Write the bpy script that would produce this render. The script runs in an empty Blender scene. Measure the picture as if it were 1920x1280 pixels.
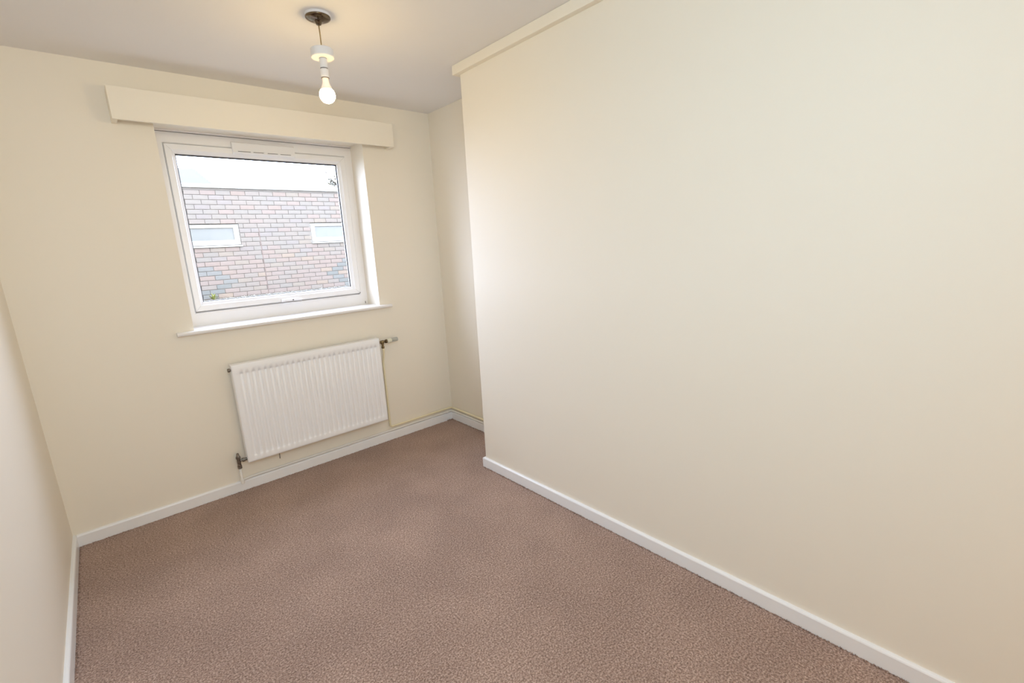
import bpy, bmesh, math, random
from mathutils import Vector, Matrix
random.seed(7)
S = bpy.context.scene
COL = S.collection

# ------------------------------------------------------------ camera
CX, CY, CZ = 0.3217, -3.1459, 1.4274
PAN, TILT, ROLL, FPX = 0.7108, -0.2138, -0.0553, 870.2425
fwd = Vector((math.sin(PAN)*math.cos(TILT), math.cos(PAN)*math.cos(TILT), math.sin(TILT)))
r0 = fwd.cross(Vector((0, 0, 1))).normalized(); u0 = r0.cross(fwd)
rt = math.cos(ROLL)*r0 + math.sin(ROLL)*u0
up = -math.sin(ROLL)*r0 + math.cos(ROLL)*u0
cam = bpy.data.cameras.new('camera'); camo = bpy.data.objects.new('camera', cam); COL.objects.link(camo)
M = Matrix((rt, up, -fwd)).transposed().to_4x4(); M.translation = (CX, CY, CZ)
camo.matrix_world = M
cam.sensor_width = 36.0; cam.sensor_fit = 'HORIZONTAL'; cam.lens = FPX/1920*36.0
cam.shift_x = 14.3334/1920; cam.shift_y = 6.0062/1920
cam.clip_start = 0.02; cam.clip_end = 200
S.camera = camo

# ------------------------------------------------------------ world and lights
W = bpy.data.worlds.new('overcast_sky'); S.world = W; W.use_nodes = True
bg = W.node_tree.nodes['Background']
bg.inputs[0].default_value = (0.68, 0.77, 1.0, 1); bg.inputs[1].default_value = 15.3

def area(name, loc, target, sx, sy, power, color):
    l = bpy.data.lights.new(name, 'AREA'); l.shape = 'RECTANGLE'; l.size = sx; l.size_y = sy
    l.energy = power; l.color = color
    o = bpy.data.objects.new(name, l); COL.objects.link(o); o.location = loc
    o.rotation_euler = (Vector(target)-Vector(loc)).to_track_quat('-Z', 'Y').to_euler()
    return o
# added warm fill light at the deep end of the room, behind the camera
area('rear_fill_light', (0.82, -6.3, 1.30), (0.95, 0, 1.25), 1.5, 2.0, 28, (1.0, 0.77, 0.50))
# added soft cool fill light, unseen, above and behind the camera
area('cool_fill_light', (0.32, -3.35, 1.95), (1.55, -0.9, 1.25), 0.7, 0.7, 20.5, (0.57, 0.82, 1.0))
p = area('window_portal', (1.28, 0.24, 1.6), (1.28, -1, 1.6), 1.05, 0.95, 1, (1, 1, 1))
p.data.cycles.is_portal = True

S.view_settings.view_transform = 'Standard'; S.view_settings.look = 'None'
S.view_settings.gamma = 1.0; S.view_settings.use_curve_mapping = False
S.view_settings.exposure = 0.07
S.cycles.use_denoising = True; S.cycles.denoising_input_passes = 'RGB_ALBEDO_NORMAL'; S.cycles.denoising_prefilter = 'ACCURATE'
S.cycles.max_bounces = 14; S.cycles.diffuse_bounces = 8; S.cycles.transparent_max_bounces = 12
S.cycles.sample_clamp_indirect = 8.0
S.cycles.caustics_reflective = False; S.cycles.caustics_refractive = False

# ------------------------------------------------------------ materials
def mat(name, col, rough=0.6, metal=0.0, noise=None, bump=None, spec=0.5, emis=None, estr=0):
    """noise=(scale, col2, lo, hi) mixes a second colour; bump=(scale, strength, distance)"""
    m = bpy.data.materials.new(name); m.use_nodes = True
    nt = m.node_tree; b = nt.nodes['Principled BSDF']
    b.inputs['Base Color'].default_value = (*col, 1); b.inputs['Roughness'].default_value = rough
    b.inputs['Metallic'].default_value = metal; b.inputs['Specular IOR Level'].default_value = spec
    tc = nt.nodes.new('ShaderNodeTexCoord')
    if noise:
        n = nt.nodes.new('ShaderNodeTexNoise'); n.inputs['Scale'].default_value = noise[0]; n.inputs['Detail'].default_value = 4
        r = nt.nodes.new('ShaderNodeValToRGB'); r.color_ramp.elements[0].position = noise[2]; r.color_ramp.elements[1].position = noise[3]
        r.color_ramp.elements[0].color = (*col, 1); r.color_ramp.elements[1].color = (*noise[1], 1)
        nt.links.new(tc.outputs['Object'], n.inputs['Vector']); nt.links.new(n.outputs['Fac'], r.inputs['Fac'])
        nt.links.new(r.outputs['Color'], b.inputs['Base Color'])
    if bump:
        n2 = nt.nodes.new('ShaderNodeTexNoise'); n2.inputs['Scale'].default_value = bump[0]; n2.inputs['Detail'].default_value = 3
        bp = nt.nodes.new('ShaderNodeBump'); bp.inputs['Strength'].default_value = bump[1]; bp.inputs['Distance'].default_value = bump[2]
        nt.links.new(tc.outputs['Object'], n2.inputs['Vector']); nt.links.new(n2.outputs['Fac'], bp.inputs['Height'])
        nt.links.new(bp.outputs['Normal'], b.inputs['Normal'])
    if emis:
        b.inputs['Emission Color'].default_value = (*emis, 1); b.inputs['Emission Strength'].default_value = estr
    return m
WALL = (0.84, 0.788, 0.692)
M_wall = mat('cream_emulsion', WALL, 0.55, noise=(1.2, (0.835, 0.783, 0.685), 0.35, 0.7), bump=(90, 0.05, 0.001), spec=0.3)
M_wood = mat('cream_painted_wood', (0.85, 0.80, 0.70), 0.4, noise=(3, (0.845, 0.79, 0.678), 0.3, 0.7), spec=0.4)
M_ceil = mat('ceiling_paint', (0.80, 0.79, 0.79), 0.8, noise=(1.5, (0.79, 0.78, 0.78), 0.3, 0.7), bump=(70, 0.06, 0.001), spec=0.2)
M_skirt = mat('white_gloss_paint', (0.86, 0.865, 0.885), 0.3, noise=(6, (0.845, 0.85, 0.865), 0.3, 0.7))
M_upvc = mat('white_window_plastic', (0.84, 0.83, 0.83), 0.28, noise=(4, (0.83, 0.82, 0.82), 0.3, 0.7))
M_rad = mat('white_radiator_enamel', (0.89, 0.895, 0.92), 0.35, noise=(4, (0.88, 0.885, 0.91), 0.3, 0.7))
M_gask = mat('black_rubber_gasket', (0.02, 0.022, 0.03), 0.5, noise=(20, (0.03, 0.03, 0.04), 0.3, 0.7))
M_slot = mat('dark_slot', (0.12, 0.11, 0.11), 0.8, noise=(20, (0.2, 0.18, 0.17), 0.3, 0.7))
M_seam = mat('pale_grey_seam', (0.55, 0.55, 0.55), 0.6, noise=(10, (0.48, 0.48, 0.48), 0.3, 0.7))
M_brass = mat('tarnished_brass', (0.30, 0.22, 0.11), 0.38, 0.9, noise=(60, (0.10, 0.07, 0.04), 0.4, 0.65))
M_dkmet = mat('dark_tarnished_metal', (0.16, 0.14, 0.12), 0.4, 0.8, noise=(60, (0.3, 0.27, 0.24), 0.4, 0.7))
M_chrome = mat('polished_dark_chrome', (0.20, 0.155, 0.10), 0.10, 1.0, noise=(30, (0.10, 0.07, 0.05), 0.3, 0.7))
M_cord = mat('gold_flex', (0.42, 0.30, 0.14), 0.6, noise=(200, (0.30, 0.20, 0.09), 0.3, 0.7))
M_pipe_c = mat('cream_painted_pipe', (0.82, 0.74, 0.52), 0.35, noise=(10, (0.80, 0.72, 0.50), 0.3, 0.7))
M_pipe_w = mat('white_painted_pipe', (0.82, 0.80, 0.77), 0.35, noise=(10, (0.80, 0.78, 0.74), 0.3, 0.7))
M_lamp = mat('white_lamp_plastic', (0.74, 0.74, 0.76), 0.3, noise=(10, (0.72, 0.72, 0.74), 0.3, 0.7))
M_bulb = mat('glowing_opal_glass', (1, 1, 1), 0.4, noise=(3, (1, 0.98, 0.95), 0.3, 0.7), emis=(1.0, 0.70, 0.29), estr=122)
M_bulbneck = mat('opal_glass_neck', (0.9, 0.82, 0.74), 0.4, noise=(3, (0.88, 0.8, 0.72), 0.3, 0.7), emis=(1.0, 0.72, 0.5), estr=0.35)
M_trv = mat('off_white_valve_plastic', (0.75, 0.74, 0.62), 0.4, noise=(10, (0.70, 0.69, 0.57), 0.3, 0.7))
M_trvg = mat('grey_valve_cap', (0.50, 0.50, 0.46), 0.35, noise=(10, (0.44, 0.44, 0.40), 0.3, 0.7))
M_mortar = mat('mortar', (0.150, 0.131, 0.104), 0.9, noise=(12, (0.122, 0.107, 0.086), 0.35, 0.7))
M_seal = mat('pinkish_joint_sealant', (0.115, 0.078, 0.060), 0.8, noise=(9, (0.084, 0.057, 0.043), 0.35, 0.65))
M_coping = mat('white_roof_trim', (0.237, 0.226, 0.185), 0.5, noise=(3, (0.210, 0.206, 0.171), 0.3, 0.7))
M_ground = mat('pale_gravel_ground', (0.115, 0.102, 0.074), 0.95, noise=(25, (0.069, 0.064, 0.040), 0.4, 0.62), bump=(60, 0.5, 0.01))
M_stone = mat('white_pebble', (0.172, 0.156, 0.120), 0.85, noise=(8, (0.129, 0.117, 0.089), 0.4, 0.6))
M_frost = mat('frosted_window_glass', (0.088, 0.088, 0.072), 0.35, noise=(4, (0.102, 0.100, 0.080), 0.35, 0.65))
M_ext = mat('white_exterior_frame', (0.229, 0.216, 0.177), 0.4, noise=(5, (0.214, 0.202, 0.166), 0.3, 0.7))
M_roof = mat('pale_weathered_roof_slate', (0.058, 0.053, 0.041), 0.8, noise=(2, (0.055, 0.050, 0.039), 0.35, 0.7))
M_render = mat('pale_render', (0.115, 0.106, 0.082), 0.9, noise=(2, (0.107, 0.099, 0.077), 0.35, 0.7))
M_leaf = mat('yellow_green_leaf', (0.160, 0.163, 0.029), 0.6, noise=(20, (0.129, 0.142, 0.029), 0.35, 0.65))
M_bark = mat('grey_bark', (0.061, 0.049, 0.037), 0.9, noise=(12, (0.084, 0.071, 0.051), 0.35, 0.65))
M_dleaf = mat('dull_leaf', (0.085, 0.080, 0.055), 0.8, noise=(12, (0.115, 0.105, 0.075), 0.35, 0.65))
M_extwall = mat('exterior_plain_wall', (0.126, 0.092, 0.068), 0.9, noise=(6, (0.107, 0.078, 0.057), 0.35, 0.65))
M_door = mat('white_door_paint', (0.80, 0.79, 0.77), 0.35, noise=(5, (0.79, 0.78, 0.76), 0.3, 0.7))

def carpet_mat():
    m = bpy.data.materials.new('mauve_brown_carpet'); m.use_nodes = True
    nt = m.node_tree; b = nt.nodes['Principled BSDF']; L = nt.links.new
    b.inputs['Roughness'].default_value = 0.95; b.inputs['Specular IOR Level'].default_value = 0.1
    b.inputs['Sheen Weight'].default_value = 0.15; b.inputs['Sheen Roughness'].default_value = 0.5
    tc = nt.nodes.new('ShaderNodeTexCoord')
    n1 = nt.nodes.new('ShaderNodeTexNoise'); n1.inputs['Scale'].default_value = 150; n1.inputs['Detail'].default_value = 4; n1.inputs['Roughness'].default_value = 0.75
    r1 = nt.nodes.new('ShaderNodeValToRGB'); cr = r1.color_ramp
    cr.elements[0].position = 0.36; cr.elements[0].color = (0.16, 0.100, 0.075, 1)
    cr.elements[1].position = 0.64; cr.elements[1].color = (0.62, 0.47, 0.39, 1)
    e = cr.elements.new(0.5); e.color = (0.36, 0.245, 0.195, 1)
    n2 = nt.nodes.new('ShaderNodeTexNoise'); n2.inputs['Scale'].default_value = 3.0; n2.inputs['Detail'].default_value = 3
    r2 = nt.nodes.new('ShaderNodeValToRGB'); r2.color_ramp.elements[0].position = 0.38; r2.color_ramp.elements[1].position = 0.68
    r2.color_ramp.elements[0].color = (0.92, 0.90, 0.90, 1); r2.color_ramp.elements[1].color = (1.08, 1.07, 1.07, 1)
    mx = nt.nodes.new('ShaderNodeMix'); mx.data_type = 'RGBA'; mx.blend_type = 'MULTIPLY'; mx.inputs[0].default_value = 1
    L(tc.outputs['Object'], n1.inputs['Vector']); L(n1.outputs['Fac'], r1.inputs['Fac'])
    L(tc.outputs['Object'], n2.inputs['Vector']); L(n2.outputs['Fac'], r2.inputs['Fac'])
    L(r1.outputs['Color'], mx.inputs[6]); L(r2.outputs['Color'], mx.inputs[7]); L(mx.outputs[2], b.inputs['Base Color'])
    n3 = nt.nodes.new('ShaderNodeTexVoronoi'); n3.inputs['Scale'].default_value = 220
    bp = nt.nodes.new('ShaderNodeBump'); bp.inputs['Strength'].default_value = 0.7; bp.inputs['Distance'].default_value = 0.004
    L(tc.outputs['Object'], n3.inputs['Vector']); L(n3.outputs['Distance'], bp.inputs['Height']); L(bp.outputs['Normal'], b.inputs['Normal'])
    return m
M_carpet = carpet_mat()

def glass_mat():
    m = bpy.data.materials.new('clear_window_glass'); m.use_nodes = True
    nt = m.node_tree; nt.nodes.clear()
    o = nt.nodes.new('ShaderNodeOutputMaterial'); t = nt.nodes.new('ShaderNodeBsdfTransparent'); g = nt.nodes.new('ShaderNodeBsdfGlossy')
    mx = nt.nodes.new('ShaderNodeMixShader'); L = nt.links.new
    t.inputs['Color'].default_value = (0.97, 0.98, 0.98, 1); g.inputs['Roughness'].default_value = 0.02
    lw = nt.nodes.new('ShaderNodeLayerWeight'); lw.inputs['Blend'].default_value = 0.5
    pw = nt.nodes.new('ShaderNodeMath'); pw.operation = 'POWER'; pw.inputs[1].default_value = 5
    ma = nt.nodes.new('ShaderNodeMath'); ma.operation = 'MULTIPLY_ADD'; ma.inputs[1].default_value = 0.90; ma.inputs[2].default_value = 0.04
    L(lw.outputs['Facing'], pw.inputs[0]); L(pw.outputs[0], ma.inputs[0]); L(ma.outputs[0], mx.inputs[0])
    L(t.outputs[0], mx.inputs[1]); L(g.outputs[0], mx.inputs[2]); L(mx.outputs[0], o.inputs['Surface'])
    return m
M_glass = glass_mat()

# ------------------------------------------------------------ mesh helpers
def link(name, bm, m, parent=None, smooth=False, bevel=0, seg=2, kind=None, label=None):
    me = bpy.data.meshes.new(name); bmesh.ops.recalc_face_normals(bm, faces=bm.faces[:])
    bm.to_mesh(me); bm.free(); me.materials.append(m)
    if smooth:
        for f in me.polygons: f.use_smooth = True
    o = bpy.data.objects.new(name, me); COL.objects.link(o)
    if parent: o.parent = parent; o.matrix_parent_inverse = Matrix.Translation(-Vector(parent.location))
    if bevel:
        b = o.modifiers.new('bevel', 'BEVEL'); b.width = bevel; b.segments = seg; b.limit_method = 'ANGLE'
    if kind: o['kind'] = kind
    if label: o['label'] = label
    return o
def root(name, loc, label=None, cat=None, kind=None, group=None):
    o = bpy.data.objects.new(name, None); o.location = loc; o.empty_display_size = 0.05; COL.objects.link(o)
    if label: o['label'] = label
    if cat: o['category'] = cat
    if kind: o['kind'] = kind
    if group: o['group'] = group
    return o
def tag(o, label, cat):
    o['label'] = label; o['category'] = cat; return o
def box(bm, x0, x1, y0, y1, z0, z1):
    v = [bm.verts.new((x, y, z)) for z in (z0, z1) for y in (y0, y1) for x in (x0, x1)]
    for f in ((0, 1, 3, 2), (4, 6, 7, 5), (0, 4, 5, 1), (2, 3, 7, 6), (0, 2, 6, 4), (1, 5, 7, 3)):
        bm.faces.new([v[i] for i in f])
    return v
def B(*a):
    bm = bmesh.new(); box(bm, *a); return bm
def lathe(bm, prof, centre=(0, 0, 0), axis='Z', n=32, close=True):
    """prof = [(radius, height)...]"""
    c = Vector(centre); rings = []
    def P(r, h, a):
        x, y = r*math.cos(a), r*math.sin(a)
        return c + (Vector((x, y, h)) if axis == 'Z' else Vector((h, x, y)) if axis == 'X' else Vector((x, h, y)))
    for r, h in prof:
        if r < 1e-6: rings.append([bm.verts.new(P(0, h, 0))])
        else: rings.append([bm.verts.new(P(r, h, 2*math.pi*i/n)) for i in range(n)])
    for a, b in zip(rings, rings[1:]):
        for i in range(n):
            j = (i+1) % n
            if len(a) == 1 and len(b) == 1: continue
            if len(a) == 1: bm.faces.new((a[0], b[i], b[j]))
            elif len(b) == 1: bm.faces.new((a[i], a[j], b[0]))
            else: bm.faces.new((a[i], a[j], b[j], b[i]))
    if close:
        for rg in (rings[0], rings[-1]):
            if len(rg) > 2: bm.faces.new(rg)
def tube(bm, pts, r, n=14):
    """pts: path; corners already rounded"""
    pts = [Vector(p) for p in pts]; rings = []
    prev = None
    for i, p in enumerate(pts):
        d = ((pts[min(i+1, len(pts)-1)]-p).normalized() + (p-pts[max(i-1, 0)]).normalized()).normalized()
        if prev is None:
            u = d.orthogonal().normalized()
        else:
            u = (prev - d*prev.dot(d)).normalized()
        prev = u; v = d.cross(u)
        rr = r[i] if isinstance(r, (list, tuple)) else r
        rings.append([bm.verts.new(p + rr*(math.cos(2*math.pi*k/n)*u + math.sin(2*math.pi*k/n)*v)) for k in range(n)])
    for a, b in zip(rings, rings[1:]):
        for k in range(n): bm.faces.new((a[k], a[(k+1) % n], b[(k+1) % n], b[k]))
    bm.faces.new(rings[0]); bm.faces.new(rings[-1])
def roundpath(pts, rad=0.02, n=6):
    pts = [Vector(p) for p in pts]; out = [pts[0]]
    for a, b, c in zip(pts, pts[1:], pts[2:]):
        d1 = (a-b).normalized(); d2 = (c-b).normalized()
        rr = min(rad, (a-b).length*0.45, (c-b).length*0.45)
        p1, p2 = b+d1*rr, b+d2*rr
        for i in range(n+1):
            t = i/n; out.append((1-t)**2*p1 + 2*t*(1-t)*b + t*t*p2)
    out.append(pts[-1]); return out
def extrude_profile(bm, prof, path, closed_path=False):
    """prof: closed list of (offset_outward, z); path: list of (x,y) with mitred corners, outward = left of travel"""
    pts = [Vector((p[0], p[1])) for p in path]; n = len(pts); rings = []
    for i, p in enumerate(pts):
        dirs = []
        if closed_path or i > 0: dirs.append((p-pts[(i-1) % n]).normalized())
        if closed_path or i < n-1: dirs.append((pts[(i+1) % n]-p).normalized())
        ns = [Vector((-d.y, d.x)) for d in dirs]
        if len(ns) == 1: mdir = ns[0]
        else:
            mdir = (ns[0]+ns[1]).normalized(); mdir = mdir/max(0.2, mdir.dot(ns[0]))
        rings.append([bm.verts.new((p.x+mdir.x*o, p.y+mdir.y*o, z)) for o, z in prof])
    k = len(prof); rr = list(zip(rings, rings[1:])) + ([(rings[-1], rings[0])] if closed_path else [])
    for a, b in rr:
        for j in range(k): bm.faces.new((a[j], a[(j+1) % k], b[(j+1) % k], b[j]))
    if not closed_path: bm.faces.new(rings[0]); bm.faces.new(rings[-1])
def rect_frame(bm, outer, inner, prof):
    """sweep around a rectangle in XZ. outer/inner = (x0,x1,z0,z1); prof closed list of (t 0..1 outer->inner, y)"""
    ox0, ox1, oz0, oz1 = outer; ix0, ix1, iz0, iz1 = inner
    co = [(ox0, oz0, ix0, iz0), (ox1, oz0, ix1, iz0), (ox1, oz1, ix1, iz1), (ox0, oz1, ix0, iz1)]
    rings = [[bm.verts.new((a+(c-a)*t, y, b+(d-b)*t)) for t, y in prof] for a, b, c, d in co]
    k = len(prof)
    for i in range(4):
        a, b = rings[i], rings[(i+1) % 4]
        for j in range(k): bm.faces.new((a[j], a[(j+1) % k], b[(j+1) % k], b[j]))

# ------------------------------------------------------------ room shell
H = 2.40; XW = 2.0443; YP = -0.8955; XR = 2.4052; YR = -6.40; HB = 0.0662; TB = 0.015
WX0, WX1, WZ0, WZ1 = 0.700, 1.853, 1.016, 2.156      # window opening
def struct(name, bm, m, **k): return link(name, bm, m, kind='structure', **k)

struct('floor', B(-0.15, 2.75, YR-0.15, 0.32, -0.12, 0.0), M_carpet)
struct('ceiling', B(-0.15, 2.75, YR-0.15, 0.32, H, H+0.15), M_ceil)
struct('wall_left', B(-0.15, 0.0, YR-0.15, 0.0, 0.0, H), M_wall)
bm = bmesh.new()
for a in ((-0.15, WX0, 0, 0.32, 0, H), (WX1, 2.75, 0, 0.32, 0, H), (WX0, WX1, 0, 0.32, 0, WZ0), (WX0, WX1, 0, 0.32, WZ1, H)): box(bm, *a)
bmesh.ops.remove_doubles(bm, verts=bm.verts[:], dist=1e-5)
struct('wall_back', bm, M_wall)
struct('wall_recess', B(XR, 2.75, YP, 0.0, 0.0, H), M_wall)
struct('wall_right', B(XW, 2.75, YR, YP, 0.0, H), M_wall, bevel=0.003)
bm = bmesh.new()
for a in ((0, 0.9, YR-0.15, YR, 0, H), (1.70, 2.75, YR-0.15, YR, 0, H), (0.9, 1.70, YR-0.15, YR, 2.02, H)): box(bm, *a)
struct('wall_rear', bm, M_wall)
d = root('door_1', (0.9, YR, 0), kind='structure')
bm = bmesh.new(); box(bm, 0.93, 1.67, YR-0.08, YR-0.04, 0.005, 1.99)
link('door_leaf', bm, M_door, d)
bm = bmesh.new(); 
for a in ((0.9, 0.93, YR-0.1, YR+0.0, 0, 2.02), (1.67, 1.70, YR-0.1, YR, 0, 2.02), (0.93, 1.67, YR-0.1, YR, 1.99, 2.02)): box(bm, *a)
link('door_frame', bm, M_door, d)
bm = bmesh.new(); tube(bm, roundpath([(1.62, YR-0.04, 1.0), (1.62, YR+0.02, 1.0), (1.51, YR+0.02, 1.0)], 0.015), 0.009)
link('door_handle', bm, M_chrome, d, smooth=True)

# skirting boards (rounded top edge)
skp = [(0, 0), (TB, 0), (TB, HB-0.008), (TB-0.002, HB-0.004), (TB-0.006, HB-0.001), (TB-0.010, HB), (0, HB)]
def skirt(name, path):
    bm = bmesh.new(); extrude_profile(bm, skp, path); return struct(name, bm, M_skirt)
skirt('baseboard_left', [(0, -TB*0.0), (0, YR)])               # outward = +x
skirt('baseboard_back', [(XR, 0), (TB, 0)])                    # outward = -y
skirt('baseboard_recess', [(XR, YP), (XR, -TB)])
skirt('baseboard_right', [(XW, YR), (XW, YP), (XR-TB, YP)])
# flat batten along the ceiling edge of the right wall, returned round its end
bm = bmesh.new(); extrude_profile(bm, [(0, H-0.048), (0.0308, H-0.048), (0.0308, H-0.0005), (0, H-0.0005)], [(XW, YR), (XW, YP), (XR, YP)])
struct('trim_1', bm, M_wood, bevel=0.0015)

# ragged carpet edge, tufts standing against the skirting
fl = bpy.data.objects['floor']
bm = bmesh.new(); rnd = random.Random(3)
def tufts(p0, p1, nrm, dens=520, hmax=0.006):
    p0, p1, nrm = Vector(p0), Vector(p1), Vector(nrm); L = (p1-p0).length; t = (p1-p0).normalized()
    for i in range(int(L*dens)):
        amp = 0.5+0.5*math.sin(i*0.013+p0.x*7)*math.sin(i*0.041)
        c = p0 + t*rnd.uniform(0, L) + nrm*rnd.uniform(0.000, 0.008)
        r = rnd.uniform(0.0015, 0.003); h = hmax*(0.3+amp*rnd.uniform(0.2, 1.0)); a0 = rnd.uniform(0, 6.3)
        q = [bm.verts.new((c.x+r*math.cos(a0+k*2.094), c.y+r*math.sin(a0+k*2.094), 0)) for k in range(3)]
        tp = bm.verts.new((c.x+rnd.uniform(-.003, .003), c.y+rnd.uniform(-.003, .003), h))
        for k in range(3): bm.faces.new((q[k], q[(k+1) % 3], tp))
tufts((TB, -TB, 0), (XR-TB, -TB, 0), (0, -1, 0)); tufts((TB, -TB, 0), (TB, YR, 0), (1, 0, 0))
tufts((XR-TB, -TB, 0), (XR-TB, YP+TB, 0), (-1, 0, 0), 700, 0.008); tufts((XW-TB, YP, 0), (XW-TB, YR, 0), (-1, 0, 0), 700, 0.007)
tufts((XR-0.07, -0.022, 0), (XR-0.018, -0.022, 0), (0, -1, 0), 3000, 0.014)
link('carpet_fringe', bm, M_carpet, fl, kind='stuff')

# ------------------------------------------------------------ window
w = root('window_1', (1.276, 0.19, 1.04), kind='structure')
FY = 0.190
bm = bmesh.new()
rect_frame(bm, (WX0, WX1, 1.030, 2.145), (0.762, 1.784, 1.140, 2.070),
           [(0, FY), (0.72, FY), (0.80, FY+0.004), (0.80, FY+0.03), (1, FY+0.03), (1, FY+0.07), (0, FY+0.07)])
link('window_frame', bm, M_upvc, w, bevel=0.0015)
SO = (0.751, 1.795, 1.128, 2.081); SI = (0.798, 1.738, 1.180, 2.030)
bm = bmesh.new()
rect_frame(bm, SO, SI, [(0, 0.178), (0.04, 0.175), (0.62, 0.175), (0.66, 0.178), (0.97, 0.190), (1, 0.196), (1, 0.225), (0, 0.225)])
sash = link('sash', bm, M_upvc, w, label='white opening sash with mitred corners')
bm = bmesh.new()                                      # mitre weld lines at the four corners
for (ax, az, bx, bz) in ((SO[0], SO[2], SI[0], SI[2]), (SO[1], SO[2], SI[1], SI[2]), (SO[0], SO[3], SI[0], SI[3]), (SO[1], SO[3], SI[1], SI[3])):
    ax, az = ax+(bx-ax)*0.05, az+(bz-az)*0.05
    mx_, mz_ = ax+(bx-ax)*0.58, az+(bz-az)*0.58
    tube(bm, [(ax, 0.1752, az), (mx_, 0.1752, mz_)], 0.0007, 6)
link('weld_line', bm, M_seam, sash)
bm = bmesh.new()
rect_frame(bm, SI, (SI[0]+0.004, SI[1]-0.006, SI[2]+0.003, SI[3]-0.008), [(0, 0.200), (1, 0.2005), (1, 0.206), (0, 0.206)])
link('gasket', bm, M_gask, sash)
link('pane', B(SI[0]-0.004, SI[1]+0.004, 0.207, 0.211, SI[2]-0.004, SI[3]+0.004), M_glass, sash)
bm = bmesh.new()                                      # grey strip painted as the shadow gap between frame and sash
rect_frame(bm, (SO[0]-0.0022, SO[1]+0.0022, SO[2]-0.0022, SO[3]+0.0022), (SO[0]+0.002, SO[1]-0.002, SO[2]+0.002, SO[3]-0.002), [(0, 0.1897), (1, 0.1897), (1, 0.192), (0, 0.192)])
link('shadow_gap_strip', bm, M_seam, w)
# head trim, with a dark strip as the shade in the crack below it
link('head_trim', B(WX0, WX1, 0.172, 0.26, 2.1475, 2.156), M_upvc, w, bevel=0.001)
link('gap_shade', B(WX0+0.002, WX1-0.002, 0.194, 0.25, 2.1445, 2.148), M_slot, w)
# trickle vent
bm = bmesh.new()
px = [(0.175, 2.046), (0.160, 2.050), (0.153, 2.058), (0.155, 2.072), (0.163, 2.112), (0.172, 2.120), (0.190, 2.120), (0.190, 2.046)]
for xa, xb in ((1.092, 1.455),):
    A = [bm.verts.new((xa, y, z)) for y, z in px]; Bv = [bm.verts.new((xb, y, z)) for y, z in px]
    for j in range(len(px)): bm.faces.new((A[j], A[(j+1) % len(px)], Bv[(j+1) % len(px)], Bv[j]))
    bm.faces.new(A); bm.faces.new(Bv)
v = link('trickle_vent', bm, M_upvc, w, bevel=0.001)
for xa, xb in ((1.118, 1.188), (1.204, 1.262), (1.286, 1.346), (1.362, 1.426)):
    link('vent_slot', B(xa, xb, 0.1520, 0.156, 2.0605, 2.0635), M_slot, v)
link('vent_slider', B(1.266, 1.282, 0.1500, 0.156, 2.054, 2.069), M_upvc, v, bevel=0.001)
# handle on the bottom rail
bm = bmesh.new(); box(bm, 1.236, 1.262, 0.160, 0.176, 1.126, 1.148)
hd = link('window_handle', bm, M_upvc, w, bevel=0.004)
bm = bmesh.new(); tube(bm, roundpath([(1.249, 0.168, 1.138), (1.249, 0.150, 1.138), (1.300, 0.148, 1.137), (1.362, 0.152, 1.134)], 0.012), [0.008]*9+[0.0085]*7, 12) if False else tube(bm, roundpath([(1.249, 0.168, 1.138), (1.249, 0.150, 1.138), (1.300, 0.148, 1.137), (1.362, 0.152, 1.134)], 0.012), 0.0078, 12)
link('lever', bm, M_upvc, hd, smooth=True)
bm = bmesh.new(); lathe(bm, [(0.0045, -0.002), (0.0045, 0.002), (0.0, 0.003)], (1.303, 0.1395, 1.137), 'Y', 16)
link('key_button', bm, M_slot, hd)
# small hinge pin spots bottom right of the frame
bm = bmesh.new(); box(bm, 1.829, 1.835, 0.1885, 0.192, 1.045, 1.062); box(bm, 1.790, 1.796, 0.1735, 0.178, 1.128, 1.134)
link('drain_slot', bm, M_slot, w)
# sill board with horns and rounded nosing
bm = bmesh.new()
nz = [(0.0, 1.018), (-0.030, 1.018), (-0.036, 1.021), (-0.0385, 1.0285), (-0.036, 1.036), (-0.030, 1.0395), (0.0, 1.040)]
A = [bm.verts.new((0.614, y, z)) for y, z in nz]; Bv = [bm.verts.new((1.936, y, z)) for y, z in nz]
for j in range(len(nz)): bm.faces.new((A[j], A[(j+1) % len(nz)], Bv[(j+1) % len(nz)], Bv[j]))
bm.faces.new(A); bm.faces.new(Bv)
box(bm, WX0+0.0005, WX1-0.0005, -0.001, 0.20, 1.018, 1.0398)
link('window_sill', bm, M_upvc, w, bevel=0.001)

# ------------------------------------------------------------ pelmet
pm = root('pelmet', (1.283, 0, 2.12), 'cream painted wooden box pelmet above the window', 'pelmet')
PX0, PX1, PZ0, PZ1, PD = 0.528, 2.040, 2.119, 2.269, 0.103
link('front_board', B(PX0, PX1, -PD, -PD+0.017, PZ0, PZ1), M_wood, pm, bevel=0.0015)
link('end_board', B(PX0, PX0+0.022, -PD+0.017, 0, PZ0, PZ1), M_wood, pm, bevel=0.001)
link('end_board', B(PX1-0.022, PX1, -PD+0.017, 0, PZ0, PZ1), M_wood, pm, bevel=0.001)
link('top_board', B(PX0+0.022, PX1-0.022, -PD+0.017, 0, PZ1-0.017, PZ1), M_wood, pm)

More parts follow.
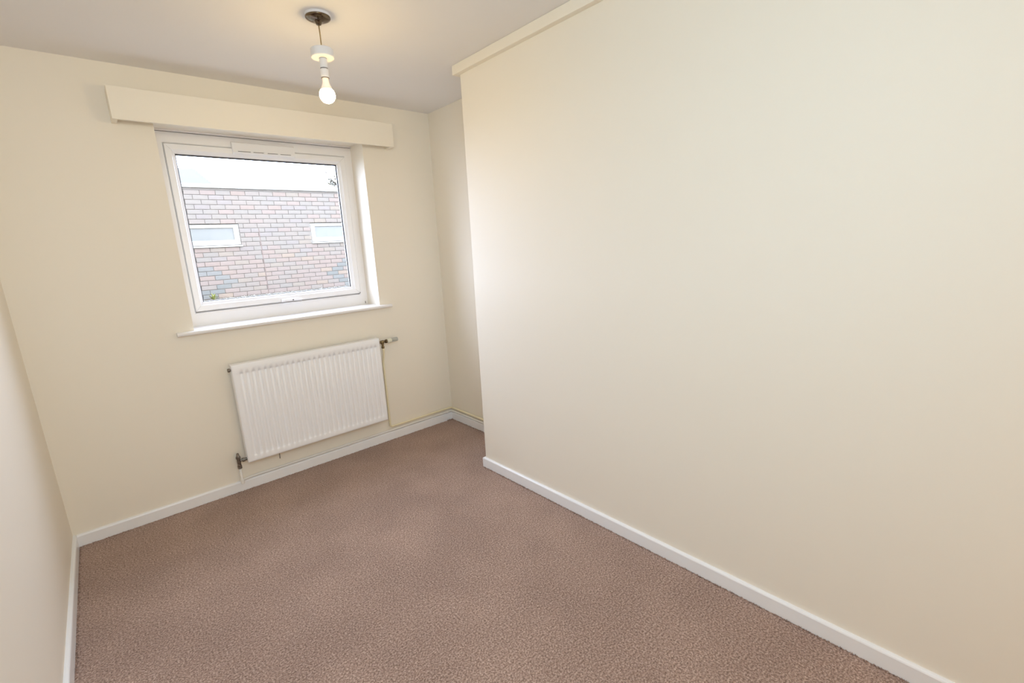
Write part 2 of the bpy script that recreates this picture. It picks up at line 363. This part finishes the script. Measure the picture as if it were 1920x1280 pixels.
# ------------------------------------------------------------ radiator
rd = root('radiator', (1.305, 0, 0.197), 'white ribbed steel panel radiator on the wall under the window', 'radiator')
RX0, RX1, RZ0, RZ1, RY = 0.832, 1.778, 0.197, 0.815, -0.090
bm = bmesh.new()
nfl = 27; x_a, x_b = RX0+0.030, RX1-0.022; pitch = (x_b-x_a)/nfl
xs = [RX0, RX0+0.001, RX0+0.004, RX0+0.010]
for i in range(nfl):
    c = x_a+(i+0.5)*pitch
    xs += [c-pitch*0.33, c-pitch*0.24, c-pitch*0.12, c, c+pitch*0.12, c+pitch*0.24, c+pitch*0.33]
xs += [RX1-0.010, RX1-0.004, RX1-0.001, RX1]
zg0, zg1 = RZ0+0.036, RZ1-0.052
zs = [RZ0, RZ0+0.0015, RZ0+0.006, RZ0+0.012, zg0, zg0+0.004, zg0+0.009, zg0+0.030, (zg0+zg1)/2, zg1-0.013, zg1-0.008, zg1-0.003, zg1, RZ1-0.024, RZ1-0.020, RZ1-0.010, RZ1-0.003, RZ1]
def ry(x, z):
    e = min(x-RX0, RX1-x, z-RZ0)
    y = RY
    if e < 0.010: y += 0.010*(1-math.sqrt(max(0, 1-(1-e/0.010)**2)))*0.8
    et = RZ1-z
    if et < 0.022: y += 0.004*(1-et/0.022)
    if et < 0.003: y += 0.003
    if zg0 < z < zg1 and x_a < x < x_b:
        fx = ((x-x_a)/pitch) % 1.0 - 0.5
        prof = max(0.0, min(1.0, (0.33-abs(fx))/0.17))
        endf = min(1.0, (z-zg0)/0.009, (zg1-z)/0.008)
        y += 0.0062*prof*endf
        if abs(fx) < 0.30 and zg1-z < 0.0095: y += 0.0045*prof
    return y
grid = [[bm.verts.new((x, ry(x, z), z)) for x in xs] for z in zs]
for j in range(len(zs)-1):
    for i in range(len(xs)-1):
        bm.faces.new((grid[j][i], grid[j][i+1], grid[j+1][i+1], grid[j+1][i]))
fp = link('front_panel', bm, M_rad, rd, smooth=True)
fp.data.polygons.foreach_set('use_smooth', [True]*len(fp.data.polygons))
link('rear_panel', B(RX0+0.012, RX1-0.012, -0.044, -0.036, RZ0+0.012, RZ1-0.02), M_rad, rd, bevel=0.002)
for xa in (RX0+0.0005, RX1-0.0035):
    link('side_cover', B(xa, xa+0.003, RY+0.009, -0.034, RZ0+0.006, RZ1-0.001), M_rad, rd, bevel=0.001)
tg = link('top_grille', B(RX0+0.001, RX1-0.001, RY+0.005, -0.034, RZ1-0.004, RZ1), M_rad, rd, bevel=0.0015)
link('bottom_rim', B(RX0+0.004, RX1-0.004, RY+0.006, -0.070, RZ0, RZ0+0.006), M_rad, rd, bevel=0.001)
# air vent plug, top left
bm = bmesh.new(); lathe(bm, [(0.0, 0.0), (0.010, 0.0), (0.011, 0.003), (0.011, 0.012), (0.007, 0.013), (0.007, 0.020)], (RX0-0.016, -0.060, 0.785), 'X', 16)
link('bleed_plug', bm, M_dkmet, rd, smooth=False)
# wall bracket leg below
bm = bmesh.new(); tube(bm, roundpath([(1.020, -0.036, 0.20), (1.020, -0.050, 0.19), (1.018, -0.052, 0.150)], 0.008), 0.0025, 8); box(bm, 1.010, 1.030, -0.036, -0.0015, 0.19, 0.24)
link('wall_bracket', bm, M_dkmet, rd)
bm = bmesh.new(); box(bm, 1.58, 1.60, -0.036, -0.0015, 0.24, 0.75); link('wall_bracket', bm, M_rad, rd)
# thermostatic valve, top right
bm = bmesh.new(); zv, yv = 0.777, -0.052
lathe(bm, [(0.008, 0), (0.012, 0.001), (0.012, 0.012), (0.009, 0.013), (0.009, 0.024), (0.0125, 0.026), (0.0125, 0.046), (0.009, 0.048), (0.009, 0.060), (0.014, 0.062), (0.014, 0.076)], (RX1, yv, zv), 'X', 8)
vb = link('thermostat_valve', bm, M_brass, rd)
bm = bmesh.new(); lathe(bm, [(0.012, 0.012), (0.012, -0.006), (0.009, -0.008), (0.009, -0.022), (0.012, -0.023), (0.012, -0.036), (0.008, -0.038)], (1.816, yv, zv-0.01), 'Z', 6)
link('union_nut', bm, M_brass, vb)
bm = bmesh.new(); lathe(bm, [(0.0155, 0.0), (0.0175, 0.004), (0.0175, 0.030), (0.015, 0.034)], (1.853, yv, zv+0.001), 'X', 24)
link('valve_head', bm, M_trv, vb, smooth=False)
bm = bmesh.new()
for k in range(12):
    a = 2*math.pi*k/12; cx_, cz_ = 0.0135*math.cos(a), 0.0135*math.sin(a)
    tube(bm, [(1.887, yv+cx_, zv+0.002+cz_), (1.936, yv+cx_*0.9, zv+0.003+cz_*0.9)], 0.0032, 6)
lathe(bm, [(0.0135, 0), (0.0135, 0.046), (0.010, 0.052), (0, 0.053)], (1.887, yv, zv+0.002), 'X', 20)
link('valve_dial', bm, M_trvg, vb)
# lockshield valve, bottom left
bm = bmesh.new(); xl, yl = 0.787, -0.058
lathe(bm, [(0.008, 0.168), (0.0125, 0.170), (0.0125, 0.190), (0.0105, 0.192), (0.0105, 0.232), (0.013, 0.234), (0.013, 0.246), (0.009, 0.252), (0.006, 0.268), (0.0, 0.270)], (xl, yl, 0), 'Z', 10)
lv = link('lockshield_valve', bm, M_dkmet, rd)
bm = bmesh.new(); lathe(bm, [(0.0075, 0), (0.0075, 0.014), (0.0125, 0.015), (0.0125, 0.030), (0.009, 0.031), (0.009, 0.044)], (xl+0.004, yl, 0.218), 'X', 6)
link('union_nut', bm, M_dkmet, lv)

# ------------------------------------------------------------ pipes
pc = root('heating_pipe', (1.818, 0, 0.105), 'cream painted copper pipe dropping from the thermostatic valve and running above the skirting', 'pipe')
bm = bmesh.new(); tube(bm, roundpath([(1.816, yv, 0.7285), (1.818, yv, 0.70), (1.822, -0.016, 0.62), (1.823, -0.014, 0.106), (XR-0.014, -0.014, 0.106), (XR-0.014, YP+0.001, 0.102)], 0.022), 0.0075)
link('pipe_run', bm, M_pipe_c, pc, smooth=True)
pw = root('heating_pipe', (xl, 0, 0.075), 'white painted copper pipe from the lower left valve along the skirting top', 'pipe')
bm = bmesh.new(); tube(bm, roundpath([(xl, yl, 0.1675), (xl+0.001, yl, 0.076), (xl+0.003, -0.012, 0.0745), (XR-0.012, -0.012, 0.0745), (XR-0.012, YP+0.001, 0.0745)][0:2] + [(xl+0.003, -0.028, 0.0765), (xl+0.05, -0.0155, 0.0785), (XR-0.0155, -0.0155, 0.0782), (XR-0.0155, YP+0.001, 0.0782)], 0.014), 0.0070)
link('pipe_run', bm, M_pipe_w, pw, smooth=True)
bm = bmesh.new(); lathe(bm, [(0.0095, 0.068), (0.0105, 0.070), (0.0105, 0.098), (0.0095, 0.100)], (xl+0.0005, yl, 0), 'Z', 16)
link('elbow_fitting', bm, M_pipe_w, pw)
for X in (1.479, 2.335):
    bm = bmesh.new(); lathe(bm, [(0.0105, 0), (0.0105, 0.012)], (X, -0.0155, 0.0783), 'X', 14); box(bm, X, X+0.012, -0.014, 0, 0.0663, 0.0720)
    link('pipe_clip', bm, M_pipe_w, pw)

# ------------------------------------------------------------ pendant light
LX, LY = 1.2195, -1.027
pl = root('pendant_light', (LX, LY, H), 'bare bulb ceiling pendant with chrome rose and short gold flex, hanging before the window', 'lamp')
bm = bmesh.new(); lathe(bm, [(0.0, 0.0), (0.052, 0.0), (0.052, -0.006), (0.049, -0.010), (0.044, -0.0105)], (LX, LY, H), 'Z', 48)
link('rose_plate', bm, M_lamp, pl, smooth=False)
bm = bmesh.new(); lathe(bm, [(0.050, -0.008), (0.0505, -0.012), (0.049, -0.0145), (0.038, -0.020), (0.025, -0.0235), (0.014, -0.0255), (0.0125, -0.032), (0.010, -0.037), (0.004, -0.039), (0.0, -0.039)], (LX, LY, H), 'Z', 48, close=False)
link('ceiling_rose', bm, M_chrome, pl, smooth=True, label='polished chrome rose cover')
bm = bmesh.new(); tube(bm, [(LX, LY, H-0.037), (LX+0.0008, LY, 2.33), (LX, LY, 2.262)], 0.0026, 10)
link('flex', bm, M_cord, pl, smooth=True)
bm = bmesh.new(); lathe(bm, [(0.0, 2.271), (0.044, 2.271), (0.0462, 2.269), (0.0462, 2.240), (0.0445, 2.237), (0.018, 2.236)], (LX, LY, 0), 'Z', 48)
link('shade_ring', bm, M_lamp, pl, smooth=False, label='white plastic disc above the lampholder')
bm = bmesh.new()
lathe(bm, [(0.0145, 2.238), (0.0150, 2.228), (0.0158, 2.226), (0.0158, 2.200), (0.0148, 2.198), (0.0148, 2.195), (0.0168, 2.193), (0.0168, 2.164), (0.0160, 2.161), (0.0150, 2.1605)], (LX, LY, 0), 'Z', 36)
lh = link('lamp_holder', bm, M_lamp, pl)
for z, r in ((2.2365, 0.0156), (2.1965, 0.01545), (2.1600, 0.0162)):
    bm = bmesh.new(); lathe(bm, [(r, z-0.0016), (r, z+0.0016)], (LX, LY, 0), 'Z', 36); link('shadow_groove', bm, M_slot, lh)
bm = bmesh.new(); lathe(bm, [(0.0125, 2.160), (0.0125, 2.148), (0.0145, 2.138), (0.0195, 2.126), (0.0250, 2.1135)], (LX, LY, 0), 'Z', 36, close=False)
link('bulb_neck', bm, M_bulbneck, pl, smooth=True)
bm = bmesh.new()
prof = [(0.0250, 2.1135)] + [(0.0325*math.cos(a), 2.0925-0.0325*math.sin(a)) for a in [math.radians(-32+i*122/11) for i in range(11)]] + [(0, 2.0600)]
lathe(bm, prof, (LX, LY, 0), 'Z', 40, close=False)
link('bulb', bm, M_bulb, pl, smooth=True, label='glowing opal light bulb')

# ------------------------------------------------------------ outside: brick building opposite
YB = 5.79
GZ = 0.79
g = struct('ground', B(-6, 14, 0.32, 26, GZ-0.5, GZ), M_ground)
bd = root('brick_building', (3.0, YB, GZ), 'single storey building of grey pink brick with white roof edge seen through the window', 'building')
BX0, BX1 = 0.2, 6.2
wins = [(1.34, 2.300), (3.480, 4.44)]
OZ0, OZ1 = 1.620, 1.995
bm = bmesh.new()
segs = [BX0, wins[0][0], wins[0][1], wins[1][0], wins[1][1], BX1]
box(bm, BX0, BX1, YB+0.012, YB+0.25, GZ-0.1, OZ0); box(bm, BX0, BX1, YB+0.012, YB+0.25, OZ1, 2.55)
for a, b in ((segs[0], segs[1]), (segs[2], segs[3]), (segs[4], segs[5])): box(bm, a, b, YB+0.012, YB+0.25, OZ0, OZ1)
for a, b in ((segs[1], segs[2]), (segs[3], segs[4])): box(bm, a, b, YB+0.2, YB+0.25, OZ0, OZ1)
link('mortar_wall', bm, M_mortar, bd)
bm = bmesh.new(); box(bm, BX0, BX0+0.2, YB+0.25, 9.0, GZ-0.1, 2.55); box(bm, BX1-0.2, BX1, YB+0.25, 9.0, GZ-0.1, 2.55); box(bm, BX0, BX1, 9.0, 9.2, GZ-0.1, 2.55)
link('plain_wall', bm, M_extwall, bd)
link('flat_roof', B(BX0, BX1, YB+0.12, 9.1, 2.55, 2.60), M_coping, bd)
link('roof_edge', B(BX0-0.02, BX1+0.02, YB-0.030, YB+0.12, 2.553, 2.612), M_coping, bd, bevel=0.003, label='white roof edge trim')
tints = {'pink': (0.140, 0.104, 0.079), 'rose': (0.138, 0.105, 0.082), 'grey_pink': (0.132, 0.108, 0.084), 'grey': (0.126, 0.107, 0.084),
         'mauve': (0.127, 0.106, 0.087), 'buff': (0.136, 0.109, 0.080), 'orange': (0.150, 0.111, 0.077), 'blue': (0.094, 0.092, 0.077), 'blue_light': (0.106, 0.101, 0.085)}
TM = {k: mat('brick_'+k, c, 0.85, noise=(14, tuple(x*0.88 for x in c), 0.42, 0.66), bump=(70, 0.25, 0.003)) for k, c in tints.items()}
BW, BH = 0.217, 0.075
def brick_bm(wd, h=0.066, dp=0.020):
    bm = bmesh.new(); c = 0.0025
    x0, x1, z0, z1 = -wd/2, wd/2, -h/2, h/2
    a = [bm.verts.new(p) for p in ((x0, dp, z0), (x1, dp, z0), (x1, dp, z1), (x0, dp, z1))]
    b = [bm.verts.new(p) for p in ((x0, c, z0), (x1, c, z0), (x1, c, z1), (x0, c, z1))]
    f = [bm.verts.new(p) for p in ((x0+c, 0, z0+c), (x1-c, 0, z0+c), (x1-c, 0, z1-c), (x0+c, 0, z1-c))]
    for p, q in ((a, b), (b, f)):
        for i in range(4): bm.faces.new((p[i], p[(i+1) % 4], q[(i+1) % 4], q[i]))
    bm.faces.new(f); return bm
meshes = {}
def brick_mesh(wd, t):
    k = (round(wd, 3), t)
    if k not in meshes:
        bm = brick_bm(wd); me = bpy.data.meshes.new('brick'); bmesh.ops.recalc_face_normals(bm, faces=bm.faces[:]); bm.to_mesh(me); bm.free(); me.materials.append(TM[t]); meshes[k] = me
    return meshes[k]
JX = 2.600
blueL = {16: (0, 1.80), 17: (0, 1.93), 18: (1.80, 2.02), 19: (1.92, 2.14), 20: (1.81, 2.03), 21: (0, 1.93), 22: (0, 1.81)}
blueR = {16: (4.0, 9), 17: (3.89, 4.10), 18: (3.78, 4.0), 19: (3.67, 3.89), 20: (3.78, 4.0), 21: (3.89, 4.12), 22: (4.0, 9)}
rb = random.Random(11)
def tint(x, c):
    for d_ in (blueL, blueR):
        if c in d_ and d_[c][0]-0.06 < x-0.10 and x+0.10 < d_[c][1]+0.06: return rb.choice(['blue', 'blue', 'blue_light'])
    pk = 0.10 + 0.75*min(1, max(0, (c-8)/8)) + 0.18*(x > 3.2) - 0.2*(x < 2.0 and c < 6)
    if x > 3.9 and c < 6: pk = 0.8
    r = rb.random()
    if r < pk: return rb.choice(['pink', 'rose', 'rose', 'pink', 'buff', 'grey_pink', 'orange' if rb.random() < 0.3 else 'rose'])
    return rb.choice(['grey', 'grey_pink', 'grey', 'mauve', 'grey_pink', 'grey', 'rose'])
allb = []
for c in range(0, 24):
    z = 2.52-BH*c-BH/2
    j0 = 2.803 if c % 2 else 2.803-BW/2
    k = math.floor((BX0-j0)/BW)
    while j0+k*BW < BX1:
        spans = [(max(BX0, j0+k*BW)+0.0024, min(BX1, j0+(k+1)*BW)-0.0024)]; k += 1
        cuts = [(JX-0.006, JX+0.006)] if c > 7 else []
        if 7 <= c <= 11: cuts += [(a-0.004, b+0.004) for a, b in wins]
        for ca, cb in cuts:
            ns = []
            for a, b in spans:
                if cb <= a or ca >= b: ns.append((a, b)); continue
                if ca-a > 0.03: ns.append((a, ca))
                if b-cb > 0.03: ns.append((cb, b))
            spans = ns
        for a, b in spans:
            if b-a > 0.03: allb.append(((a+b)/2, z, b-a, c, tint((a+b)/2, c)))
def vis(x, z):
    return 1.50 < x < 4.26 and z > 0.76
allb.sort(key=lambda q: (not vis(q[0], q[1]), (q[0]-CX)**2+(q[1]-CZ)**2))
rest = allb[299:]
for x, z, wd, c, t in allb[:299]:
    o = bpy.data.objects.new('brick', brick_mesh(wd, t)); COL.objects.link(o)
    o.parent = bd; o.matrix_parent_inverse = Matrix.Translation(-Vector(bd.location))
    o.location = (x, YB+rb.uniform(-0.002, 0.002), z); 
# remaining bricks, past the limit, as one part
me = bpy.data.meshes.new('bricks_beyond'); bm = bmesh.new(); order = list(tints)
for x, z, wd, c, t in rest:
    n0 = len(bm.faces); b2 = brick_bm(wd); tmp = bpy.data.meshes.new('tmp'); bmesh.ops.recalc_face_normals(b2, faces=b2.faces[:]); b2.to_mesh(tmp); b2.free()
    nv = len(bm.verts); bm.from_mesh(tmp); bm.verts.ensure_lookup_table(); bm.faces.ensure_lookup_table()
    for vv in bm.verts[nv:]: vv.co += Vector((x, YB, z))
    for ff in bm.faces[n0:]: ff.material_index = order.index(t)
    bpy.data.meshes.remove(tmp)
bm.to_mesh(me); bm.free()
for t in order: me.materials.append(TM[t])
o = bpy.data.objects.new('outer_bricks', me); COL.objects.link(o); o.parent = bd; o.matrix_parent_inverse = Matrix.Translation(-Vector(bd.location)); o['kind'] = 'stuff'
link('top_course', B(BX0, BX1, YB+0.002, YB+0.05, 2.524, 2.5505), TM['grey'], bd)
link('movement_joint', B(JX-0.006, JX+0.006, YB+0.003, YB+0.02, GZ, 1.92), M_seal, bd, label='dark sealed vertical joint')
for a, b in wins:
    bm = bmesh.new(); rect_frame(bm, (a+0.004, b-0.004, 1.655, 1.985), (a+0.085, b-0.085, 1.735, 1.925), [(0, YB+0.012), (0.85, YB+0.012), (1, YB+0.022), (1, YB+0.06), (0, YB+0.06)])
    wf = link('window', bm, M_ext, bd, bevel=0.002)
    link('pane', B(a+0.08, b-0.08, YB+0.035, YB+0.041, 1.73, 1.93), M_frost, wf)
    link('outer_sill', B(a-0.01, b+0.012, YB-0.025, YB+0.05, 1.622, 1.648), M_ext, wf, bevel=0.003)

# gravel and stones along the foot of the wall
bm = bmesh.new(); rs = random.Random(5)
for i in range(420):
    x = rs.uniform(1.5, 4.3); y = YB-rs.uniform(0.035, 0.30); r = rs.uniform(0.006, 0.020)
    if abs(x-1.735) < 0.12 and y > YB-0.22: continue
    m4 = Matrix.Translation((x, y, GZ+r*0.3)) @ Matrix.Rotation(rs.uniform(0, 3), 4, 'Z') @ Matrix.Diagonal((r, r*rs.uniform(.6, 1), r*rs.uniform(.45, .8), 1))
    bmesh.ops.create_icosphere(bm, subdivisions=1, radius=1, matrix=m4)
o = link('gravel', bm, M_stone, None, kind='stuff'); tag(o, 'pale gravel strewn along the foot of the brick building', 'gravel')
# yellow green plant by the wall
pt = root('garden_plant', (1.735, YB-0.10, GZ), 'small yellow green plant at the foot of the brick building', 'plant')
bm = bmesh.new(); bs = bmesh.new(); rp = random.Random(2)
for i in range(34):
    a = rp.uniform(0, 6.28); el = rp.uniform(0.3, 1.4); L_ = rp.uniform(0.04, 0.085)
    d_ = Vector((math.cos(a)*math.cos(el), math.sin(a)*math.cos(el)*0.7, math.sin(el))); base = Vector((1.735, YB-0.10, GZ)); tip = base+d_*L_*1.3
    tube(bs, [base, base+d_*L_], 0.0012, 5)
    s_ = d_.cross(Vector((0, 0, 1))).normalized()*0.013; m_ = base+d_*L_*0.9; n_ = s_.cross(d_).normalized()*0.004
    q = [bm.verts.new(v_) for v_ in (base+d_*L_*0.55, m_+s_+n_, tip+d_*0.012, m_-s_+n_)]
    bm.faces.new((q[0], q[1], q[2])); bm.faces.new((q[0], q[2], q[3]))
link('foliage', bm, M_leaf, pt, kind='stuff'); link('stems', bs, M_leaf, pt, kind='stuff')

# distant house whose roof shows above the brick building
hs = root('distant_house', (1.2, 16, GZ), 'pale hipped roof of a distant house above the flat roof, seen through the window', 'house')
link('walls', B(-0.4, 3.95, 14.2, 18.1, GZ, 3.2), M_render, hs)
bm = bmesh.new()
v_ = [bm.verts.new(p) for p in ((-0.6, 14, 3.15), (4.19, 14, 3.15), (4.19, 18.3, 3.15), (-0.6, 18.3, 3.15), (1.2, 16.1, 4.40), (3.51, 16.1, 4.48))]
for f in ((0, 1, 5, 4), (1, 2, 5), (2, 3, 4, 5), (3, 0, 4), (0, 3, 2, 1)): bm.faces.new([v_[i] for i in f])
link('roof', bm, M_roof, hs)
bm = bmesh.new(); box(bm, 1.3, 1.75, 15.9, 16.3, 4.1, 4.9)
link('chimney', bm, M_render, hs)
# tree whose twigs reach into the right of the view
tr = root('tree', (6.15, 9.6, GZ), 'sparse leafy twigs of a tree reaching past the right side of the window view', 'tree')
bm = bmesh.new(); bl = bmesh.new(); rt_ = random.Random(9)
def grow(p, d_, L_, r, lvl):
    pts = [p]; q = p.copy(); dd = d_.copy()
    for k in range(4):
        dd = (dd+Vector((rt_.uniform(-.14, .14), rt_.uniform(-.14, .14), rt_.uniform(-.05, .12)))).normalized(); q = q+dd*L_/4; pts.append(q.copy())
    tube(bm, pts, [r*(1-0.13*k) for k in range(5)], 6)
    if lvl == 0:
        for k in range(9):
            c = pts[rt_.randint(2, 4)]+Vector((rt_.uniform(-.06, .06), rt_.uniform(-.06, .06), rt_.uniform(-.06, .06))); s_ = 0.022
            a1 = Vector((rt_.uniform(-1, 1), rt_.uniform(-1, 1), rt_.uniform(-1, 1))).normalized(); a2 = a1.orthogonal().normalized()
            vv = [bl.verts.new(c+x_) for x_ in (-a1*s_, a2*s_*.5, a1*s_, -a2*s_*.5)]; bl.faces.new(vv)
        return
    for k in range(3 if lvl > 1 else 4):
        nd = (dd+Vector((rt_.uniform(-.8, .8), rt_.uniform(-.8, .8), rt_.uniform(-.25, .5)))).normalized()
        grow(pts[rt_.randint(2, 4)], nd, L_*0.68, r*0.52, lvl-1)
grow(Vector((6.15, 9.6, GZ)), Vector((-0.05, 0, 1)), 1.9, 0.09, 4)
for (q0, q1, r_) in (((6.1, 9.55, 2.45), (5.42, 9.1, 3.17), 0.028), ((5.75, 9.3, 2.85), (5.36, 9.0, 3.36), 0.016), ((5.6, 9.2, 3.0), (5.28, 9.0, 3.22), 0.014)):
    q0, q1 = Vector(q0), Vector(q1)
    tube(bm, [q0, (q0+q1)/2+Vector((0.03, 0, 0.05)), q1], [r_, r_*0.75, r_*0.5], 6)
    grow(q1, (q1-q0).normalized(), 0.30, r_*0.5, 1)
for k in range(150):
    c = Vector((5.40+rt_.gauss(0, .10), 9.1+rt_.gauss(0, .08), 3.19+rt_.gauss(0, .055))); s_ = rt_.uniform(0.022, 0.042)
    a1 = Vector((rt_.uniform(-1, 1), rt_.uniform(-1, 1), rt_.uniform(-.6, .6))).normalized(); a2 = a1.cross(Vector((rt_.uniform(-1, 1), rt_.uniform(-1, 1), rt_.uniform(-1, 1)))).normalized()
    bl.faces.new([bl.verts.new(c+x_) for x_ in (-a1*s_, a2*s_*.6, a1*s_, -a2*s_*.6)])
link('branches', bm, M_bark, tr); link('leaves', bl, M_dleaf, tr, kind='stuff')
